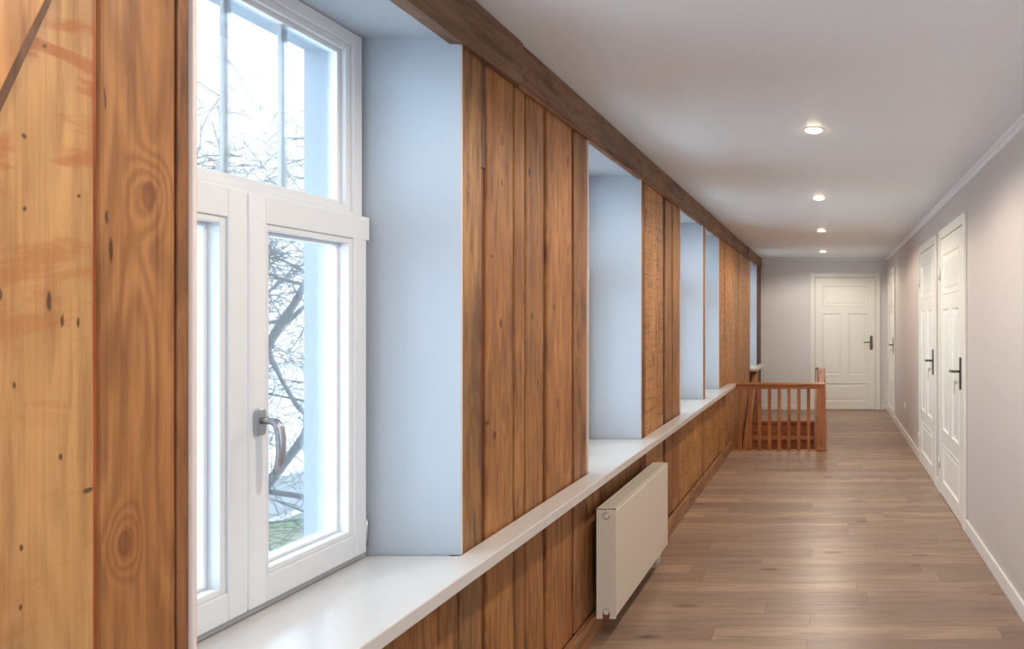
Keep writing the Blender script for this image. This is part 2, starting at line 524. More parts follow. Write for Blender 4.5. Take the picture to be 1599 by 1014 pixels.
# cove moulding and skirtings
def skirt(name, boxes, mat, bev=.003):
    mm = MB()
    for b in boxes:
        mm.box(*b)
    return tag(mm.build(name, mat, bevel=bev), kind='structure')
cv = [(XR - .0, ZC), (XR - .034, ZC), (XR - .032, ZC - .008), (XR - .016, ZC - .016), (XR - .008, ZC - .032), (XR, ZC - .034)]
tag(MB().prism(cv, YB, YE, 'Y').build('trim_2', M_ceiling), kind='structure')
cv = [(YE, ZC), (YE - .034, ZC), (YE - .032, ZC - .008), (YE - .016, ZC - .016), (YE - .008, ZC - .032), (YE, ZC - .034)]
tag(MB().prism(cv, -1.03, XR - .03, 'X').build('trim_3', M_ceiling), kind='structure')
segs, y = [], YB
for c in DOORS_R:
    segs.append((XR - .016, XR, y, c - .545, 0, .082))
    y = c + .545
segs.append((XR - .016, XR, y, YE, 0, .082))
skirt('baseboard_right', segs, M_white)
skirt('baseboard_far', [(XT + .04, DX - .55, YE - .016, YE, 0, .07), (DX + .55, XR - .016, YE - .016, YE, 0, .07)], M_white)
skirt('baseboard_left', [(XT, -1.018, YB, 7.46, 0, .098)], M_base)
skirt('trim_4', [(SX0 + .02, SX1 + .02, SY0 - .05, SY0 + .02, -.03, .006)], M_rail_x)
skirt('trim_5', [(SX1 - .02, SX1 + .0, SY0 + .02, SY1, -.22, .006)], M_rail_y)

# ------------------------------------------------------------------ timber cladding: piers and dado
T = lambda r, g=None, b=None: (r, g if g is not None else r, b if b is not None else r)
XB = XI + .006
def backing(y0, y1, z0, z1, parent, tone=(.55, .30, .2), name='backing_board', mat=None):
    return MB().box(XI + .001, XB + .006, y0, y1, z0, z1, tone=tone).build(name, mat or M_wood_old, parent)
PB0, PB1 = .098, 2.178          # boards run from skirting to header

def panel(label, loc_y, specs, z0=PB0, z1=PB1, y0=None, y1=None, btone=(.32, .18, .13), group=None):
    """specs: (name, material, from, to, front offset, tone)"""
    r = thing('timber_cladding', label, 'wall panelling', (XT, loc_y, 0), group=group)
    a = min(s[2] for s in specs) if y0 is None else y0
    b = max(s[3] for s in specs) if y1 is None else y1
    backing(a, b, z0, z1, r, btone)
    byname = {}
    for nm, mat, p, q, off, tone in specs:
        if nm == 'post':
            MB().board(XB + .0065, XT + off, p, q, z0, z1, tone, wob=.0015).build('post', mat, r, bevel=0)
        else:
            byname.setdefault(mat.name, (mat, MB()))[1].board(XB + .0065, XT + off, p, q, z0, z1, tone)
    for mat, mb in byname.values():
        mb.build('board_panel', mat, r)
    return r

# nearest pier, cut by the left edge of the photograph
r = thing('timber_cladding', 'pale honey and brown wooden boards nearest the camera, left of the first window', 'wall panelling', (XT, .9, 0))
backing(.048, 1.155, PB0, PB1, r, (1.15, .42, .24))
MB().board(XB + .0065, XT - .001, .80, yp(150), PB0, PB1, (.80, .77, .74), wob=.0015).build('board_panel', M_wood_pale, r)
tag(MB().board(XB + .0065, XT - .002, yp(159), yp(277), PB0, PB1, (.62, .52, .44), wob=.001).build('board_panel', M_wood_near, r), 'reddish brown board with a large oval knot')
MB().board(XB + .0065, XT - .002, yp(280), 1.1538, PB0, PB1, (1.0, .85, .72), wob=.0002, bev=.002).build('post', M_wood_old, r)
MB().board(XB + .0065, XT - .003, .05, .26, PB0, PB1, (.8, .7, .6)).board(XB + .0065, XT - .003, .27, .52, PB0, PB1, (.9, .8, .7)).board(XB + .0065, XT - .003, .53, .79, PB0, PB1, T(.95)).build('board_panel', M_wood_near, r)
MB().box(XB + .0065, XT - .0075, 1.0055, 1.016, PB0, PB1, tone=(.62, .33, .24)).build('joint_strip', M_wood_near, r)
mm = MB().prism([(.60, .858), (.9405, 1.823), (.992, 1.969), (.992, PB1), (.60, PB1)], XT + .0005, XT + .008, 'X', tone=(.62, .55, .5))
mm.build('diagonal_brace_edge', M_wood_old, r)
mm = MB().prism([(.59, .90), (.9305, 1.823), (.985, 1.971), (.985, PB1), (.59, PB1)], XT + .0085, XT + .013, 'X', tone=(.86, .74, .62))
mm.build('diagonal_brace', M_wood_near, r, bevel=.003)
random.seed(11)
r = panel('brown wooden boards with a grey weathered post, on the pier after the first window', 2.5, [
    ('post', M_wood_old, 2.0085, yp(752), .000, (1.12, 1.14, 1.05)),
    ('board', M_wood_pier, yp(762), yp(803.8), -.004, T(1.02)),
    ('board', M_wood_pier, yp(807.6), yp(822.2), -.006, T(.98)),
    ('board', M_wood_pier, yp(824.6), yp(851.2), -.005, T(.95)),
    ('board', M_wood_pier, yp(856.3), yp(894.6), -.003, (1.08, 1.04, 1.0)),
    ('post', M_wood_old, yp(897.8), 3.0555, -.003, (1.1, 1.0, .9))],
    y0=2.008, y1=3.056)
MB().box(XB + .0065, XT - .012, yp(752) - .004, yp(762) + .004, PB0, 1.86, tone=(.50, .36, .29)).build('joint_strip', M_wood_pier, r)
MB().box(XB + .0065, XT - .008, yp(752) - .002, yp(762) + .002, 1.861, PB1, tone=(.42, .36, .34)).build('joint_strip', M_wood_old, r)
panel('sawn wooden boards on the pier between the second and third windows', 4.4, [
    ('post', M_wood_old, yp(1001.2), yp(1008), -.004, (.8, .66, .55)),
    ('board', M_wood_saw, yp(1008.6), yp(1025), -.002, T(1.05)),
    ('board', M_wood_saw, yp(1025.4), yp(1036), -.004, T(.95)),
    ('post', M_wood_old, yp(1036.5), yp(1040.5), -.016, (.7, .5, .4)),
    ('board', M_wood_pier, yp(1041), yp(1051), -.008, T(.85)),
    ('board', M_wood_pier, yp(1051.4), 4.9665, -.003, T(.95))],
    y0=3.932, y1=4.967)
r = thing('timber_upright', 'narrow brown wooden post dividing the paired third and fourth windows', 'post', (XT, 5.93, 0))
MB().board(XI, XT, 5.8745, 5.981, PB0, PB1, (1.1, .9, .75)).build('post', M_wood_old, r)
panel('two sawn wooden boards right of the fourth window, where the long ledge ends', 8, [
    ('board', M_wood_saw, yp(1122.6), yp(1131.3), -.003, T(1.0)),
    ('board', M_wood_saw, yp(1132), 7.49, -.001, (1.05, 1.0, .95))],
    y0=6.731, y1=7.499)
panel('long sawn wooden boarding above the slanting stair handrail', 8, [
    ('board', M_wood_saw, 7.501, yp(1148), -.003, T(1.08)),
    ('board', M_wood_saw, yp(1148.3), yp(1154), -.006, T(.9)),
    ('board', M_wood_saw, yp(1154.2), yp(1161), -.002, T(1.1)),
    ('board', M_wood_saw, yp(1161.2), 9.41, -.002, T(.95))],
    z0=-1.2, y0=7.5005, y1=9.41)
r = thing('timber_upright', 'dark brown corner post right of the last window at the far wall', 'post', (XT, 10.5, 0))
MB().board(XI + .001, XT + .012, 10.272, 10.835, PB0, ZC - .002, (.50, .38, .33)).build('post', M_wood_old, r)

# dado boards under the windows
def dado(label, y0, y1, cuts, mat, tones):
    r = thing('timber_cladding', label, 'wall panelling', (XT, (y0 + y1) / 2, 0))
    backing(y0, y1, PB0, .690, r)
    mb = MB()
    ys = [y0 + .002] + cuts + [y1 - .002]
    for i in range(len(ys) - 1):
        mb.board(XB + .0065, XT - .002 - random.random() * .004, ys[i] + .0035, ys[i + 1] - .0035, PB0, .690, T(tones[i % len(tones)]))
    mb.build('board_panel', mat, r)
dado('low brown boards under the sill of the first window', 1.157, 2.006, [1.33, 1.50, 1.70, 1.90], M_wood_pier, [.9, 1.0, .85, .95, .88])
dado('low brown boards behind the radiator under the second window', 3.058, 3.930, [3.25, 3.43, 3.66], M_wood_pier, [.95, .8, .95, .85])
dado('low sawn boards under the third window', 4.969, 5.872, [5.15, yp(1078), yp(1085), 5.7], M_wood_saw, [.9, 1.0, .9, 1.05])
dado('low sawn boards under the fourth window', 5.983, 6.729, [6.25, 6.5], M_wood_saw, [.95, 1.0, .9])
dado('low dark boards under the last window beside the far wall', 9.412, 10.27, [9.7, 10.0], M_wood_old, [.75, .7, .7])

# ledge beam along the ceiling
def beam(label, y0, y1, xf, z0, tone, lip=False):
    r = thing('ceiling_beam', label, 'beam', (XT, (y0 + y1) / 2, ZC))
    mb = MB()
    ny = max(4, int((y1 - y0) / .12))
    v, f = [], []
    sd = random.random() * 50
    for i in range(ny + 1):
        y = y0 + (y1 - y0) * i / ny
        dx = mnoise.noise(Vector((sd, y * 1.7, 0))) * .003
        dz = mnoise.noise(Vector((sd, y * 1.9, 5))) * .004
        v += [(XI + .001, y, z0 + .002), (xf - .008, y, z0 + dz), (xf + dx, y, z0 + .007 + dz), (xf + dx, y, ZC - .006), (xf - .004, y, ZC - .0005), (XI + .001, y, ZC - .0005)]
    for i in range(ny):
        for j in range(6):
            k = (j + 1) % 6
            f.append((i * 6 + j, i * 6 + k, i * 6 + 6 + k, i * 6 + 6 + j))
    f += [tuple(range(6)), tuple(range(ny * 6, ny * 6 + 6))]
    mb.add(v, f, tone=tone)
    mb.build('timber', M_beam, r)
    if lip:
        MB().box(XT - .012, XT + .010, y0, y1, z0 - .009, z0 - .0005, tone=(1.5, 1.15, .85)).build('lower_lip', M_beam, r)
beam('dark brown ceiling beam above the first window, nearest the camera', .2, 2.355, -1.020, 2.178, T(1.1))
beam('grey brown ceiling beam above the second and third windows', 2.360, 5.86, -1.028, 2.186, (1.12, 1.05, 1.0), True)
beam('brown ceiling beam above the fourth window and the long boarding', 5.865, 9.02, -1.030, 2.184, (1.2, 1.05, .95), True)
beam('short pale brown ceiling beam above the last window', 9.025, 10.835, -1.022, 2.184, (1.35, 1.2, 1.05))
beam('ceiling beam behind the camera', YB, .195, -1.022, 2.18, T(1))

# window boards
SF = -0.952
poly = [(SF, YB), (SF, 7.275), (XT + .005, 7.275)]
for a, b in reversed(BAYS[:-1]):
    d = -1.346 if a == BAYS[2][0] else -1.314
    poly += [(XT + .005, b - .0085), (d, b - .0085), (d, a + .0085), (XT + .005, a + .0085)]
poly += [(XT + .005, YB)]
o = MB().prism(poly, ZS - .036, ZS).build('window_sill', M_sill, bevel=.003)
tag(o, 'long cream white window ledge running under the first four windows', 'window sill')
a, b = BAYS[-1]
poly = [(SF, a + .0), (SF, b + .33), (XT + .016, b + .33), (XT + .016, b - .0085), (-1.314, b - .0085), (-1.314, a + .0085), (XT + .005, a + .0085), (XT + .005, a)]
o = MB().prism(poly, ZS - .036, ZS).build('window_sill', M_sill, bevel=.003)
tag(o, 'short white window ledge under the last window beyond the stair', 'window sill')
o = MB().box(XT + .0005, XT + .022, YB, 7.27, ZS - .078, ZS - .0365).build('ledge_rail', M_beam, bevel=.003)
tag(o, 'thin dark wooden batten running directly beneath the long window ledge', 'batten')

# ------------------------------------------------------------------ windows
def window(idx, a, b):
    a, b = a + .0085, b - .0085
    r = bpy.data.objects.new('window_%d' % idx, None)
    COL.objects.link(r)
    r.location = (-1.34, (a + b) / 2, ZS)
    deeper = -.032 if idx == 3 else 0.0      # this window sits deeper in its bay
    r['kind'] = 'structure'
    xo, xf = -1.368, -1.316
    zt, z0 = ZH - .001, ZS + .001
    fw = .036
    m = MB()
    m.box(xo, xf, a, a + fw, z0, zt)
    m.box(xo, xf, b - fw, b, z0, zt)
    m.box(xo, xf, a + fw, b - fw, zt - fw, zt)
    m.box(xo, xf, a + fw, b - fw, z0, z0 + .035)
    m.box(xo, xf, a + fw, b - fw, 1.640, 1.695)
    m.build('frame', M_winframe, r, bevel=.0025)
    # upper light: bead, bars, pane
    ua, ub, uz0, uz1 = a + fw, b - fw, 1.695, zt - fw
    def ring(mb, x0, x1, a0, b0, c0, d0, w):
        mb.box(x0, x1, a0, a0 + w, c0, d0)
        mb.box(x0, x1, b0 - w, b0, c0, d0)
        mb.box(x0, x1, a0 + w, b0 - w, c0, c0 + w)
        mb.box(x0, x1, a0 + w, b0 - w, d0 - w, d0)
    m = MB()
    ring(m, -1.365, -1.325, ua, ub, uz0, uz1, .018)
    ring(m, -1.362, -1.340, ua + .018, ub - .018, uz0 + .018, uz1 - .018, .012)
    m.build('glazing_bead', M_winframe, r, bevel=.002)
    for k in range(3):
        yy = ub - .018 - (ub - ua - .036) * (k + 1) / 4 - (0.012 if k == 0 else 0)
        MB().box(-1.358, -1.347, yy - .010, yy + .010, uz0 + .012, uz1 - .012).build('glazing_bar', M_winframe, r, bevel=.002)
    MB().box(-1.346, -1.342, ua + .012, ub - .012, uz0 + .012, uz1 - .012).build('glass_pane', M_glass, r)
    # casements
    mid = (a + b) / 2 - .006
    for side, (c0, c1) in enumerate(((a + .012, mid - .0015), (mid + .0015, b - .012))):
        z0c, z1c = ZS + .015, 1.682
        s = MB()
        w = .050
        xs0, xs1 = -1.3155, -1.296
        for (p, q, u, v) in ((c0, c0 + w, z0c, z1c), (c1 - w, c1, z0c, z1c), (c0 + w, c1 - w, z0c, z0c + .062), (c0 + w, c1 - w, z1c - .062, z1c)):
            s.box(xs0, xs1, p, q, u, v)
        sash = s.build('casement', M_winframe, r, bevel=.003)
        g = MB()
        g0, g1, h0, h1 = c0 + w, c1 - w, z0c + .062, z1c - .062
        ring(g, -1.366, -1.302, g0 - .006 + .006, g1, h0, h1, .014)
        ring(g, -1.364, -1.330, g0 + .014, g1 - .014, h0 + .014, h1 - .014, .008)
        g.build('glazing_bead', M_winframe, sash, bevel=.002)
        MB().box(-1.345, -1.341, g0 + .01, g1 - .01, h0 + .01, h1 - .01).build('glass_pane', M_glass, sash)
        if side == 1:
            hx, hy, hz = xs1, c0 + .024, 1.165
            base = MB()
            pl = []
            for t in range(16):
                an = 2 * math.pi * t / 16
                cy = hy + .0135 * math.copysign(abs(math.cos(an)) ** .6, math.cos(an))
                cz = hz + .031 * math.copysign(abs(math.sin(an)) ** .45, math.sin(an))
                pl.append((cy, cz))
            base.prism(pl, hx, hx + .011, 'X')
            hd = base.build('handle', M_alu, sash, bevel=.002)
            lv = MB()
            lv.tube([(hx + .008, hy, hz + .004), (hx + .030, hy, hz + .003), (hx + .042, hy, hz - .001), (hx + .050, hy, hz - .013),
                     (hx + .053, hy, hz - .040), (hx + .053, hy, hz - .070), (hx + .048, hy, hz - .098), (hx + .040, hy, hz - .118)],
                    [.0085, .0085, .0095, .0100, .0098, .0092, .0080, .0055], 12)
            lv.build('handle_lever', M_alu, hd, smooth=True)
            MB().tube([(xs1 - .004, b - .006, ZS + .032), (xs1 - .004, b - .006, ZS + .105)], .0045, 10).build('hinge', M_alu, sash, smooth=True)
            MB().box(xs1 - .012, xs1 + .003, c1 - .016, b - .0035, 1.62, 1.685).build('hinge', M_winframe, sash, bevel=.002)
        else:
            MB().tube([(xs1 - .004, a + .006, ZS + .032), (xs1 - .004, a + .006, ZS + .105)], .0045, 10).build('hinge', M_alu, sash, smooth=True)
    MB().box(-1.3155, -1.300, a + .01, b - .01, ZS + .003, ZS + .0145).build('rubber_seal', M_seal, r)
    r.location.x += deeper
    # daylight portal just outside the bay
    ld = bpy.data.lights.new('daylight_portal', 'AREA')
    ld.shape = 'RECTANGLE'
    ld.size = 1.6
    ld.size_y = b - a + .1
    ld.cycles.is_portal = True
    lo = bpy.data.objects.new('daylight_portal', ld)
    COL.objects.link(lo)
    lo.location = (-1.47, (a + b) / 2, (ZS + ZH) / 2)
    lo.rotation_euler = (0, math.radians(-90), 0)
for i, (a, b) in enumerate(BAYS):
    window(i + 1, a, b)

# unseen windows added behind the camera to brighten the corridor
def portal(loc, rot, sx, sy):
    ld = bpy.data.lights.new('daylight_portal', 'AREA')
    ld.shape = 'RECTANGLE'
    ld.size, ld.size_y = sx, sy
    ld.cycles.is_portal = True
    lo = bpy.data.objects.new('daylight_portal', ld)
    COL.objects.link(lo)
    lo.location = loc
    lo.rotation_euler = rot
def fill_window(idx, axis, at, u0, u1, z0, z1):
    r = bpy.data.objects.new('window_%d' % idx, None)  # numbered on from the seen windows, but added for its light
    COL.objects.link(r)
    r['kind'] = 'structure'
    m, g = MB(), MB()
    um = (u0 + u1) / 2
    parts = [(u0, u0 + .06, z0, z1), (u1 - .06, u1, z0, z1), (um - .03, um + .03, z0 + .06, z1 - .06), (u0 + .06, u1 - .06, z0, z0 + .06), (u0 + .06, u1 - .06, z1 - .06, z1)]
    for a, b, c, d in parts:
        if axis == 'Y':
            m.box(a, b, at - .03, at + .03, c, d)
        else:
            m.box(at - .03, at + .03, a, b, c, d)
    if axis == 'Y':
        g.box(u0 + .05, u1 - .05, at - .002, at + .002, z0 + .05, z1 - .05)
    else:
        g.box(at - .002, at + .002, u0 + .05, u1 - .05, z0 + .05, z1 - .05)
    m.build('frame', M_winframe, r)
    g.build('glass_pane', M_glass, r)
fill_window(7, 'Y', YB - .1, -.50, .40, .75, 2.15)
portal((-.05, YB - .22, 1.45), (math.radians(-90), 0, 0), .9, 1.4)
fill_window(8, 'X', XR + .1, RW[0], RW[1], .55, 2.2)
portal((1.12, (RW[0] + RW[1]) / 2, 1.375), (0, math.radians(90), 0), 1.65, 2.0)

# ------------------------------------------------------------------ doors
def door(idx, loc, rz, keys=True):
    """local frame: x along the wall, -y into the corridor, face of the wall at y=0"""
    r = bpy.data.objects.new('door_%d' % idx, None)
    COL.objects.link(r)
    r.location = loc
    r.rotation_euler = (0, 0, rz)
    r['kind'] = 'structure'
    c = MB()
    yo = -.020
    for s in (-1, 1):
        x0, x1 = (-.540, -.466) if s < 0 else (.466, .540)
        c.box(x0, x1, yo, -.0005, 0, 2.105)
        c.box(min(s * .466, s * .500), max(s * .466, s * .500), -.001, .10, 0, 2.035)
    c.box(-.466, .466, yo, -.0005, 2.034, 2.105)
    c.box(-.466, .466, -.001, .10, 2.034, 2.060)
    c.build('casing', M_door, r, local=True, bevel=.004)
    H = 2.028
    yf, yr = -.014, .026
    xl, xh = -.462, .462
    panels = [(-.357, .345, 1.589, 1.911), (-.357, -.062, .522, 1.489), (.044, .345, .522, 1.489), (-.357, .345, .114, .419)]
    l = MB()
    def fb(x0, x1, z0, z1):
        l.box(x0, x1, yf, yr, z0, z1)
    z0 = .006
    fb(xl, -.357, z0, H); fb(.345, xh, z0, H)
    fb(-.357, .345, 1.911, H); fb(-.357, .345, 1.489, 1.589); fb(-.357, .345, .419, .522); fb(-.357, .345, z0, .114)
    fb(-.062, .044, .522, 1.489)
    for (x0, x1, u, v) in panels:
        prof = [(0, yf + .001), (.004, yf - .003), (.012, yf - .003), (.018, yf + .006), (.024, yf + .009), (.046, yf + .009), (.058, yf + .004), (.062, yf + .004)]
        vs, fs = [], []
        for (d, y) in prof:
            vs += [(x0 + d, y, u + d), (x1 - d, y, u + d), (x1 - d, y, v - d), (x0 + d, y, v - d)]
        for k in range(len(prof) - 1):
            for j in range(4):
                fs.append((k * 4 + j, k * 4 + (j + 1) % 4, k * 4 + 4 + (j + 1) % 4, k * 4 + 4 + j))
        n = (len(prof) - 1) * 4
        fs.append((n, n + 1, n + 2, n + 3))
        l.add(vs, fs)
        l.box(x0, x1, yf + .015, yr, u, v)
    leaf = l.build('leaf', M_door, r, local=True)
    # handle plate, lever, key
    px, pz = .400, 1.03
    pl = MB().box(px - .020, px + .020, yf - .009, yf - .0002, pz - .110, pz + .108).build('handle', M_hdl, leaf, local=True, bevel=.004)
    lz = pz + .012
    MB().tube([(px, yf - .008, lz), (px, yf - .038, lz), (px - .006, yf - .050, lz), (px - .020, yf - .055, lz), (px - .110, yf - .055, lz - .004), (px - .120, yf - .052, lz - .006)],
              [.009, .009, .0095, .0095, .0085, .006], 10).build('handle_lever', M_hdl, pl, local=True, smooth=True)
    if keys:
        k = MB()
        kz = pz - .062
        k.tube([(px, yf - .009, kz), (px, yf - .030, kz)], .004, 8)
        ring = [(px + .011 * math.cos(t * math.pi / 5), yf - .038, kz + .011 * math.sin(t * math.pi / 5)) for t in range(11)]
        k.tube([(px, yf - .028, kz - .009), (px, yf - .040, kz - .010), (px, yf - .040, kz + .010), (px, yf - .028, kz + .009)], .004, 8)
        k.tube([(px - .004, yf - .042, kz - .006), (px - .006, yf - .044, kz - .030)], .0022, 6)
        k.box(px - .016, px + .004, yf - .046, yf - .042, kz - .048, kz - .030)
        k.box(px - .009, px - .003, yf - .046, yf - .042, kz - .080, kz - .048)
        k.build('key', M_key, leaf, local=True)
    for hz in (.25, 1.75):
        MB().tube([(xl - .002, yf - .012, hz - .04), (xl - .002, yf - .012, hz + .04)], .006, 8).build('hinge', M_door, leaf, local=True, smooth=True)
for i, c in enumerate(DOORS_R):
    door(i + 1, (XR, c, 0), math.radians(-90))
door(4, (DX, YE, 0), 0.0, keys=False)

# socket low on the right wall
o = thing('wall_socket', 'small white electrical socket low on the right wall near the far end', 'socket', (XR, 8.3, .37))
MB().box(XR - .010, XR - .0005, 8.26, 8.34, .33, .41).build('cover_plate', M_white, o, bevel=.003)
MB().tube([(XR - .0102, 8.3, .37), (XR - .0135, 8.3, .37)], .021, 20).build('insert', M_white, o)

# ------------------------------------------------------------------ downlights
LY = [1.50, 3.44, 5.39, 7.38, 9.65]
LL = ['recessed round ceiling lamp nearest the camera', 'largest glowing recessed ceiling lamp, nearest in view',
      'second glowing recessed ceiling lamp from the camera', 'third glowing recessed ceiling lamp, above the front stair railing',
      'smallest glowing recessed ceiling lamp, nearest the far door']
def downlight(y, label):
    x = -.07
    r = thing('ceiling_lamp', label, 'ceiling lamp', (x, y, ZC), group='recessed ceiling lamps in a row')
    rim = MB()
    n = 32
    prof = [(.052, -.0003), (.051, -.003), (.046, -.0045), (.041, -.003), (.040, -.0003)]
    vs, fs = [], []
    for (rr, dz) in prof:
        vs += [(x + rr * math.cos(2 * math.pi * j / n), y + rr * math.sin(2 * math.pi * j / n), ZC + dz) for j in range(n)]
    for k in range(len(prof) - 1):
        for j in range(n):
            fs.append((k * n + j, k * n + (j + 1) % n, (k + 1) * n + (j + 1) % n, (k + 1) * n + j))
    rim.add(vs, fs)
    rim.build('rim', M_white, r, smooth=True)
    MB().tube([(x, y, ZC - .0005), (x, y, ZC - .009), (x, y, ZC - .012)], [.039, .038, .032], 32).build('diffuser', M_lamp, r)
    ld = bpy.data.lights.new('lamp_light', 'SPOT')
    ld.spot_size = math.radians(168)
    ld.spot_blend = 0.35
    ld.energy = LAMP_W
    ld.color = (1.0, .88, .74)
    ld.shadow_soft_size = .035
    lo = bpy.data.objects.new('lamp_light', ld)
    COL.objects.link(lo)
    lo.parent = r
    lo.location = (0, 0, -.042)
for y, l in zip(LY[1:], LL[1:]):
    downlight(y, l)
downlight(LY[0], LL[0])
downlight(-.5, 'recessed round ceiling lamp added unseen behind the camera as fill light')  # extra lamp out of view, added to brighten the near boards

# ------------------------------------------------------------------ radiator
RX0, RX1, RY0, RY1, RZ0, RZ1 = -1.005, -.919, 3.056, 4.044, .100, .575
r = thing('radiator', 'cream white panel radiator hanging on the boards under the second window', 'radiator', (RX0, (RY0 + RY1) / 2, RZ0))
def rnd_panel(x0, x1):
    return MB().box(x0, x1, RY0 + .004, RY1 - .004, RZ0 + .004, RZ1 - .006)
rnd_panel(RX1 - .013, RX1).build('front_panel', M_rad, r, bevel=.006, seg=3)
rnd_panel(RX0 + .008, RX0 + .018).build('back_panel', M_rad, r, bevel=.004)
for y0, y1 in ((RY0, RY0 + .003), (RY1 - .003, RY1)):
    cx = (RX0 + RX1) / 2 - .001
    m = MB()
    # side cover with a round hole near the top and a notch at the bottom
    ht, hb, hr = RZ1 - .032, RZ0 + .026, .0155
    def face_with_hole():
        N = 24
        circ = [(cx + hr * math.cos(2 * math.pi * j / N), ht + hr * math.sin(2 * math.pi * j / N)) for j in range(N)]
        sq = []
        x0, x1, z0, z1 = RX0, RX1 - .001, ht - .030, RZ1
        for j in range(N):
            a = 2 * math.pi * j / N
            dx, dz = math.cos(a), math.sin(a)
            tx = ((x1 - cx) / dx if dx > 0 else (x0 - cx) / dx) if abs(dx) > 1e-6 else 1e9
            tz = ((z1 - ht) / dz if dz > 0 else (z0 - ht) / dz) if abs(dz) > 1e-6 else 1e9
            t = min(tx, tz)
            sq.append((cx + dx * t, ht + dz * t))
        for cor in ((x0, z0), (x1, z0), (x0, z1), (x1, z1)):
            k = min(range(N), key=lambda i: (sq[i][0] - cor[0]) ** 2 + (sq[i][1] - cor[1]) ** 2)
            sq[k] = cor
        vs, fs = [], []
        for (ring, y) in ((circ, y0), (sq, y0), (sq, y1), (circ, y1)):
            vs += [(p[0], y, p[1]) for p in ring]
        for k in range(4):
            for j in range(N):
                q = (j + 1) % N
                k2 = (k + 1) % 4
                fs.append((k * N + j, k * N + q, k2 * N + q, k2 * N + j))
        m.add(vs, fs)
    face_with_hole()
    notch = [(RX0, RZ0 - .003), (cx - hr, RZ0 - .003), (cx - hr, hb)]
    notch += [(cx - hr * math.cos(math.pi * j / 10), hb + hr * math.sin(math.pi * j / 10)) for j in range(1, 10)]
    notch += [(cx + hr, hb), (cx + hr, RZ0 - .003), (RX1 - .001, RZ0 - .003), (RX1 - .001, ht - .030), (RX0, ht - .030)]
    m.prism(notch, y0, y1, 'Y')
    m.build('side_cover', M_rad, r)
# top grille
g = MB()
g.box(RX0, RX0 + .006, RY0, RY1, RZ1 - .003, RZ1)
g.box(RX1 - .016, RX1 - .001, RY0, RY1, RZ1 - .003, RZ1)
g.box(RX0 + .036, RX0 + .040, RY0, RY1, RZ1 - .004, RZ1 - .001)
y = RY0
while y < RY1 - .004:
    g.box(RX0 + .006, RX1 - .016, y, y + .007, RZ1 - .003, RZ1 - .0005)
    y += .0135
g.build('top_grille', M_rad, r, bevel=0)
# convector fins and headers inside
c = MB()
y = RY0 + .02
while y < RY1 - .02:
    c.box(RX0 + .019, RX1 - .0135, y, y + .002, RZ0 + .03, RZ1 - .03)
    y += .025
c.build('convector', M_rad, r)
for y in (RY0, RY1):
    s = 1 if y == RY0 else -1
    for z in (RZ1 - .032, RZ0 + .026):
        cx = (RX0 + RX1) / 2 - .001
        p = MB()
        p.tube([(cx, y + s * .019, z), (cx, y + s * .001, z), (cx, y - s * .001, z)], [.0125, .0125, .0105], 20)
        if z > .3:
            p.tube([(cx, y - s * .0008, z), (cx, y - s * .004, z)], .0050, 12)
        p.build('plug', M_rad, r, smooth=False)
MB().box(RX0 - .001, RX0 + .0075, RY0 + .10, RY0 + .13, RZ0 + .05, RZ1 - .05).box(XT + .001, RX0, RY0 + .10, RY0 + .103, RZ0 + .05, RZ1 - .05).build('bracket', M_dark, r)
MB().box(RX0 - .001, RX0 + .0075, RY1 - .13, RY1 - .10, RZ0 + .05, RZ1 - .05).box(XT + .001, RX0, RY1 - .103, RY1 - .10, RZ0 + .05, RZ1 - .05).build('bracket', M_dark, r)
v = MB()
for dy in (.06, .11):
    v.tube([(-.955, RY1 - dy, RZ0 + .02), (-.955, RY1 - dy, .03), (-.962, RY1 - dy, .018), (-1.0, RY1 - dy, .015), (-1.017, RY1 - dy, .015)], .0075, 10)
    v.tube([(-.955, RY1 - dy, RZ0 - .006), (-.955, RY1 - dy, RZ0 - .035)], .0125, 8)
v.build('valve', M_white, r)

# ------------------------------------------------------------------ stair and railings
r = thing('staircase', 'orange brown wooden stair going down behind the front railing', 'staircase', ((SX0 + SX1) / 2, SY1, 0))
RISE, RUN = .185, .27
for k in range(10):
    yt = SY1 - k * RUN
    z = -RISE * k
    if yt - RUN < SY0 + .01 and False:
        break
    MB().box(SX0 + .01, SX1 - .021, yt - .022, yt - .002, z - RISE, z - .002 if k else -.034).build('riser', M_stair, r, bevel=.002)
    if k < 7:
        MB().box(SX0 + .01, SX1 - .021, yt - .022 - RUN - .022, yt - .0225, z - RISE - .034, z - RISE).build('tread', M_stair, r, bevel=.006)
MB().box(SX0 + .01, SX1 - .021, SY1 - .045, SY1 + .06, -.033, .006).build('nosing', M_stair, r, bevel=.006)
hy0, hy1 = 9.60, 7.55
sl = RISE / RUN * 1.06
def slope_rail(x0, x1, ztop, name, label, post, dark=1.0):
    r = thing(name, label, 'handrail', ((x0 + x1) / 2, 9.6, 0))
    dz = (hy0 - hy1) * sl
    pl = [(hy0, ztop), (hy1, ztop - dz), (hy1, ztop - dz - .11), (hy0, ztop - .11)]
    MB().prism(pl, x0, x1, 'X', tone=T(dark)).build('handrail', M_rail_y, r, bevel=.006)
    px0, px1 = post
    MB().box(px0, px1, hy0 + .002, hy0 + .075, .0065, ztop + .012).build('newel_post', M_rail_z, r, bevel=.006)
    for k in range(4):
        y = hy0 - .45 - k * .45
        zt = ztop - (hy0 - y) * sl
        zb = max(-2.4, -(math.floor((SY1 - y) / RUN) + 1) * RISE)
        MB().box((x0 + x1) / 2 - .012, (x0 + x1) / 2 + .012, y - .02, y + .02, zb + .001, zt - .10).build('baluster', M_rail_z, r)
slope_rail(-1.025, -.965, .70, 'stair_handrail', 'slanting wooden handrail at the boarded wall, going down with the stair', (-1.035, -.96))
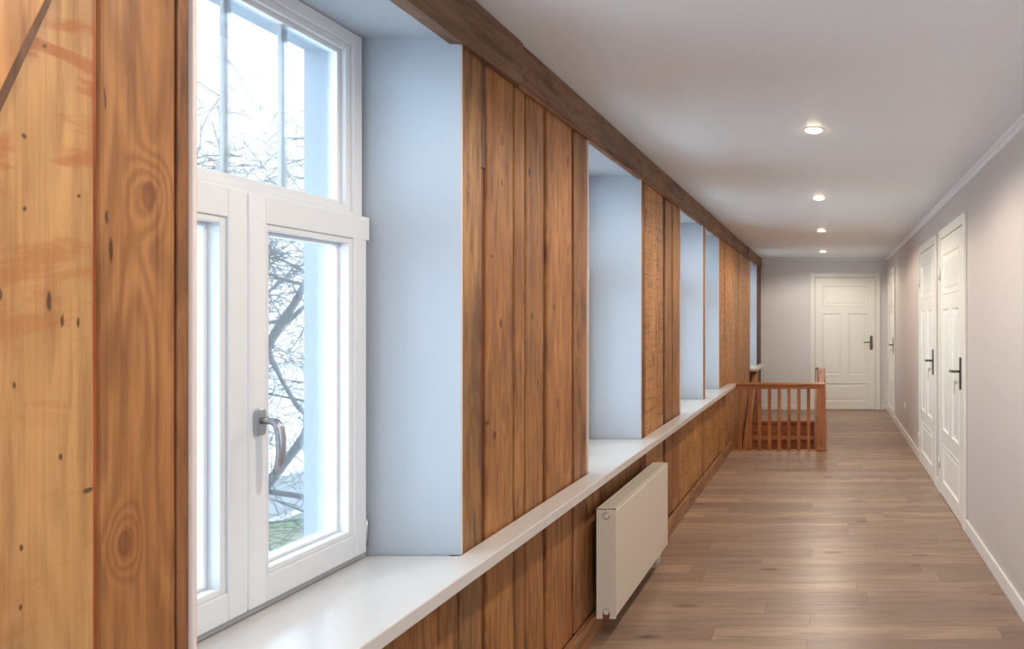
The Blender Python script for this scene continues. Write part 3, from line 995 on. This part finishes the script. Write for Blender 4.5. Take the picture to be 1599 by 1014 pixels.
slope_rail(-.172, -.132, .72, 'stair_handrail', 'dark slanting handrail just left of the front railing end post', (-.175, -.128), .55)

r = thing('stair_railing', 'orange brown wooden railing across the front of the stair opening', 'railing', ((SX0 + SX1) / 2, SY0 - .02, 0))
yr = SY0 - .02
pr = []
def rail_prof(c, z):
    return [(c - .022, z - .066), (c + .022, z - .066), (c + .022, z - .036), (c + .034, z - .032), (c + .036, z - .014), (c + .026, z - .002), (c, z),
            (c - .026, z - .002), (c - .036, z - .014), (c - .034, z - .032), (c - .022, z - .036)]
MB().prism(rail_prof(yr, .722), -1.038, -.030, 'X').build('handrail', M_rail_x, r, bevel=.002)
for k in range(8):
    x = -.207 - k * .1035
    MB().box(x - .018, x + .018, yr - .011, yr + .011, .0065, .657).build('baluster', M_rail_z, r, bevel=.003)
MB().box(-.122, -.024, yr - .045, yr + .045, .0065, .655).build('newel_post', M_rail_z, r, bevel=.006)
r = thing('stair_railing', 'wooden railing seen end-on along the right side of the stair opening', 'railing', (-.07, 8.5, 0))
MB().prism(rail_prof(-.074, .722), yr + .038, SY1 + .02, 'Y').build('handrail', M_rail_y, r, bevel=.002)
for k in range(17):
    y = SY0 + .16 + k * .1035
    MB().box(-.085, -.063, y - .018, y + .018, .0065, .657).build('baluster', M_rail_z, r, bevel=.003)
MB().box(-.110, -.038, SY1 - .05, SY1 + .03, .0065, .655).build('newel_post', M_rail_z, r, bevel=.006)

# ------------------------------------------------------------------ garden outside
ZG = -2.5
m = MB().box(-60, -1.7, -20, 60, ZG - .3, ZG)
tag(m.build('ground', M_path), kind='structure')
m = MB().box(-10.5, -8.3, 2.0, 24, ZG + .001, ZG + .03)
tag(m.build('lawn', M_grass), 'thin winter lawn seen low through the first window', 'lawn', kind='stuff')
# house wall below the corridor and out of sight, so that light falls as it would outside
m = MB().box(-1.45, -1.40, YB - .2, 12, ZG, -.22)
tag(m.build('wall_outer', M_outwall), kind='structure')
r = thing('garden_wall', 'low pale garden wall beyond the bare trees', 'garden wall', (-11, 13, ZG))
MB().box(-11.2, -10.9, 0, 40, ZG, ZG + .75).build('wall_face', M_outwall, r)
MB().box(-11.25, -10.85, 0, 40, ZG + .75, ZG + .80).build('coping', M_path, r)
MB().box(-10.9, -10.86, 0, 40, ZG + .0, ZG + .05).build('plinth', M_seal, r)

def bare_tree(label, base, h, seed, spread, n0, depth=6, lean=(0, 0), tangle=0):
    rnd = random.Random(seed)
    r = thing('bare_tree', label, 'tree', base)
    trunk, twigs = MB(), MB()
    count = [0]
    def grow(p, d, length, rad, lvl):
        steps = 4 if lvl < 3 else 3
        pts, rads = [p], [rad]
        q = p.copy()
        dd = d.copy()
        for i in range(steps):
            dd = (dd + Vector((rnd.uniform(-1, 1), rnd.uniform(-1, 1), rnd.uniform(-.8, 1))) * (.16 + .06 * lvl)).normalized()
            if lvl >= 4:
                dd = (dd + Vector((0, 0, -.10))).normalized()
            q = q + dd * length / steps
            pts.append(q.copy())
            rads.append(max(.0036, rad * (1 - .45 * (i + 1) / steps)))
        (trunk if lvl < 2 else twigs).tube(pts, rads, 8 if lvl < 2 else (5 if lvl < 4 else 3), cap=False)
        count[0] += 1
        if lvl >= depth:
            return
        nb = n0 if lvl == 0 else (4 if lvl < 3 else rnd.choice((3, 4)) if lvl < 5 else 3)
        for k in range(nb):
            t = rnd.uniform(.35, 1.0) if k else 1.0
            i = min(len(pts) - 2, int(t * steps))
            pp = pts[i].lerp(pts[i + 1], max(0, min(1, t * steps - i)))
            ax = Vector((rnd.uniform(-1, 1), rnd.uniform(-1, 1), rnd.uniform(-.5, .9))).normalized()
            nd = (dd * (.75 if k == 0 else .45) + ax * spread).normalized()
            grow(pp, nd, length * rnd.uniform(.6, .86), rads[i] * rnd.uniform(.5, .68), lvl + 1)
    grow(Vector(base), Vector((lean[0], lean[1], 1)).normalized(), h * .33, h * .024, 0)
    top = Vector((base[0], base[1], base[2] + h * .66))
    for k in range(tangle):
        u = Vector((rnd.gauss(0, .5), rnd.gauss(0, .5), rnd.gauss(0, .5)))
        p = top + Vector((u.x * 1.7, u.y * 1.7, u.z * 1.9))
        d = Vector((rnd.uniform(-1, 1), rnd.uniform(-1, 1), rnd.uniform(-.7, .7))).normalized()
        pts = [p]
        for i in range(4):
            d = (d + Vector((rnd.uniform(-1, 1), rnd.uniform(-1, 1), rnd.uniform(-1.1, .7))) * .3).normalized()
            pts.append(pts[-1] + d * rnd.uniform(.08, .24))
        w = rnd.choice((.004, .004, .006, .010))
        twigs.tube(pts, [w, w * .9, w * .8, w * .6, w * .4], 3, cap=False)
    trunk.build('trunk', M_bark, r, smooth=True)
    twigs.build('twigs', M_bark, r, smooth=True)
bare_tree('bare twiggy tree seen through the right casement of the first window', (-7.25, 8.0, ZG), 6.8, 5, .95, 5, 6, lean=(.12, 0), tangle=1100)
bare_tree('bare tree seen through the left casement of the first window', (-10.2, 9.4, ZG), 5.2, 12, .95, 5, 6, tangle=500)
bare_tree('distant bare tree behind the garden wall', (-12.4, 14.9, ZG), 10.5, 23, .9, 5, 6, tangle=500)
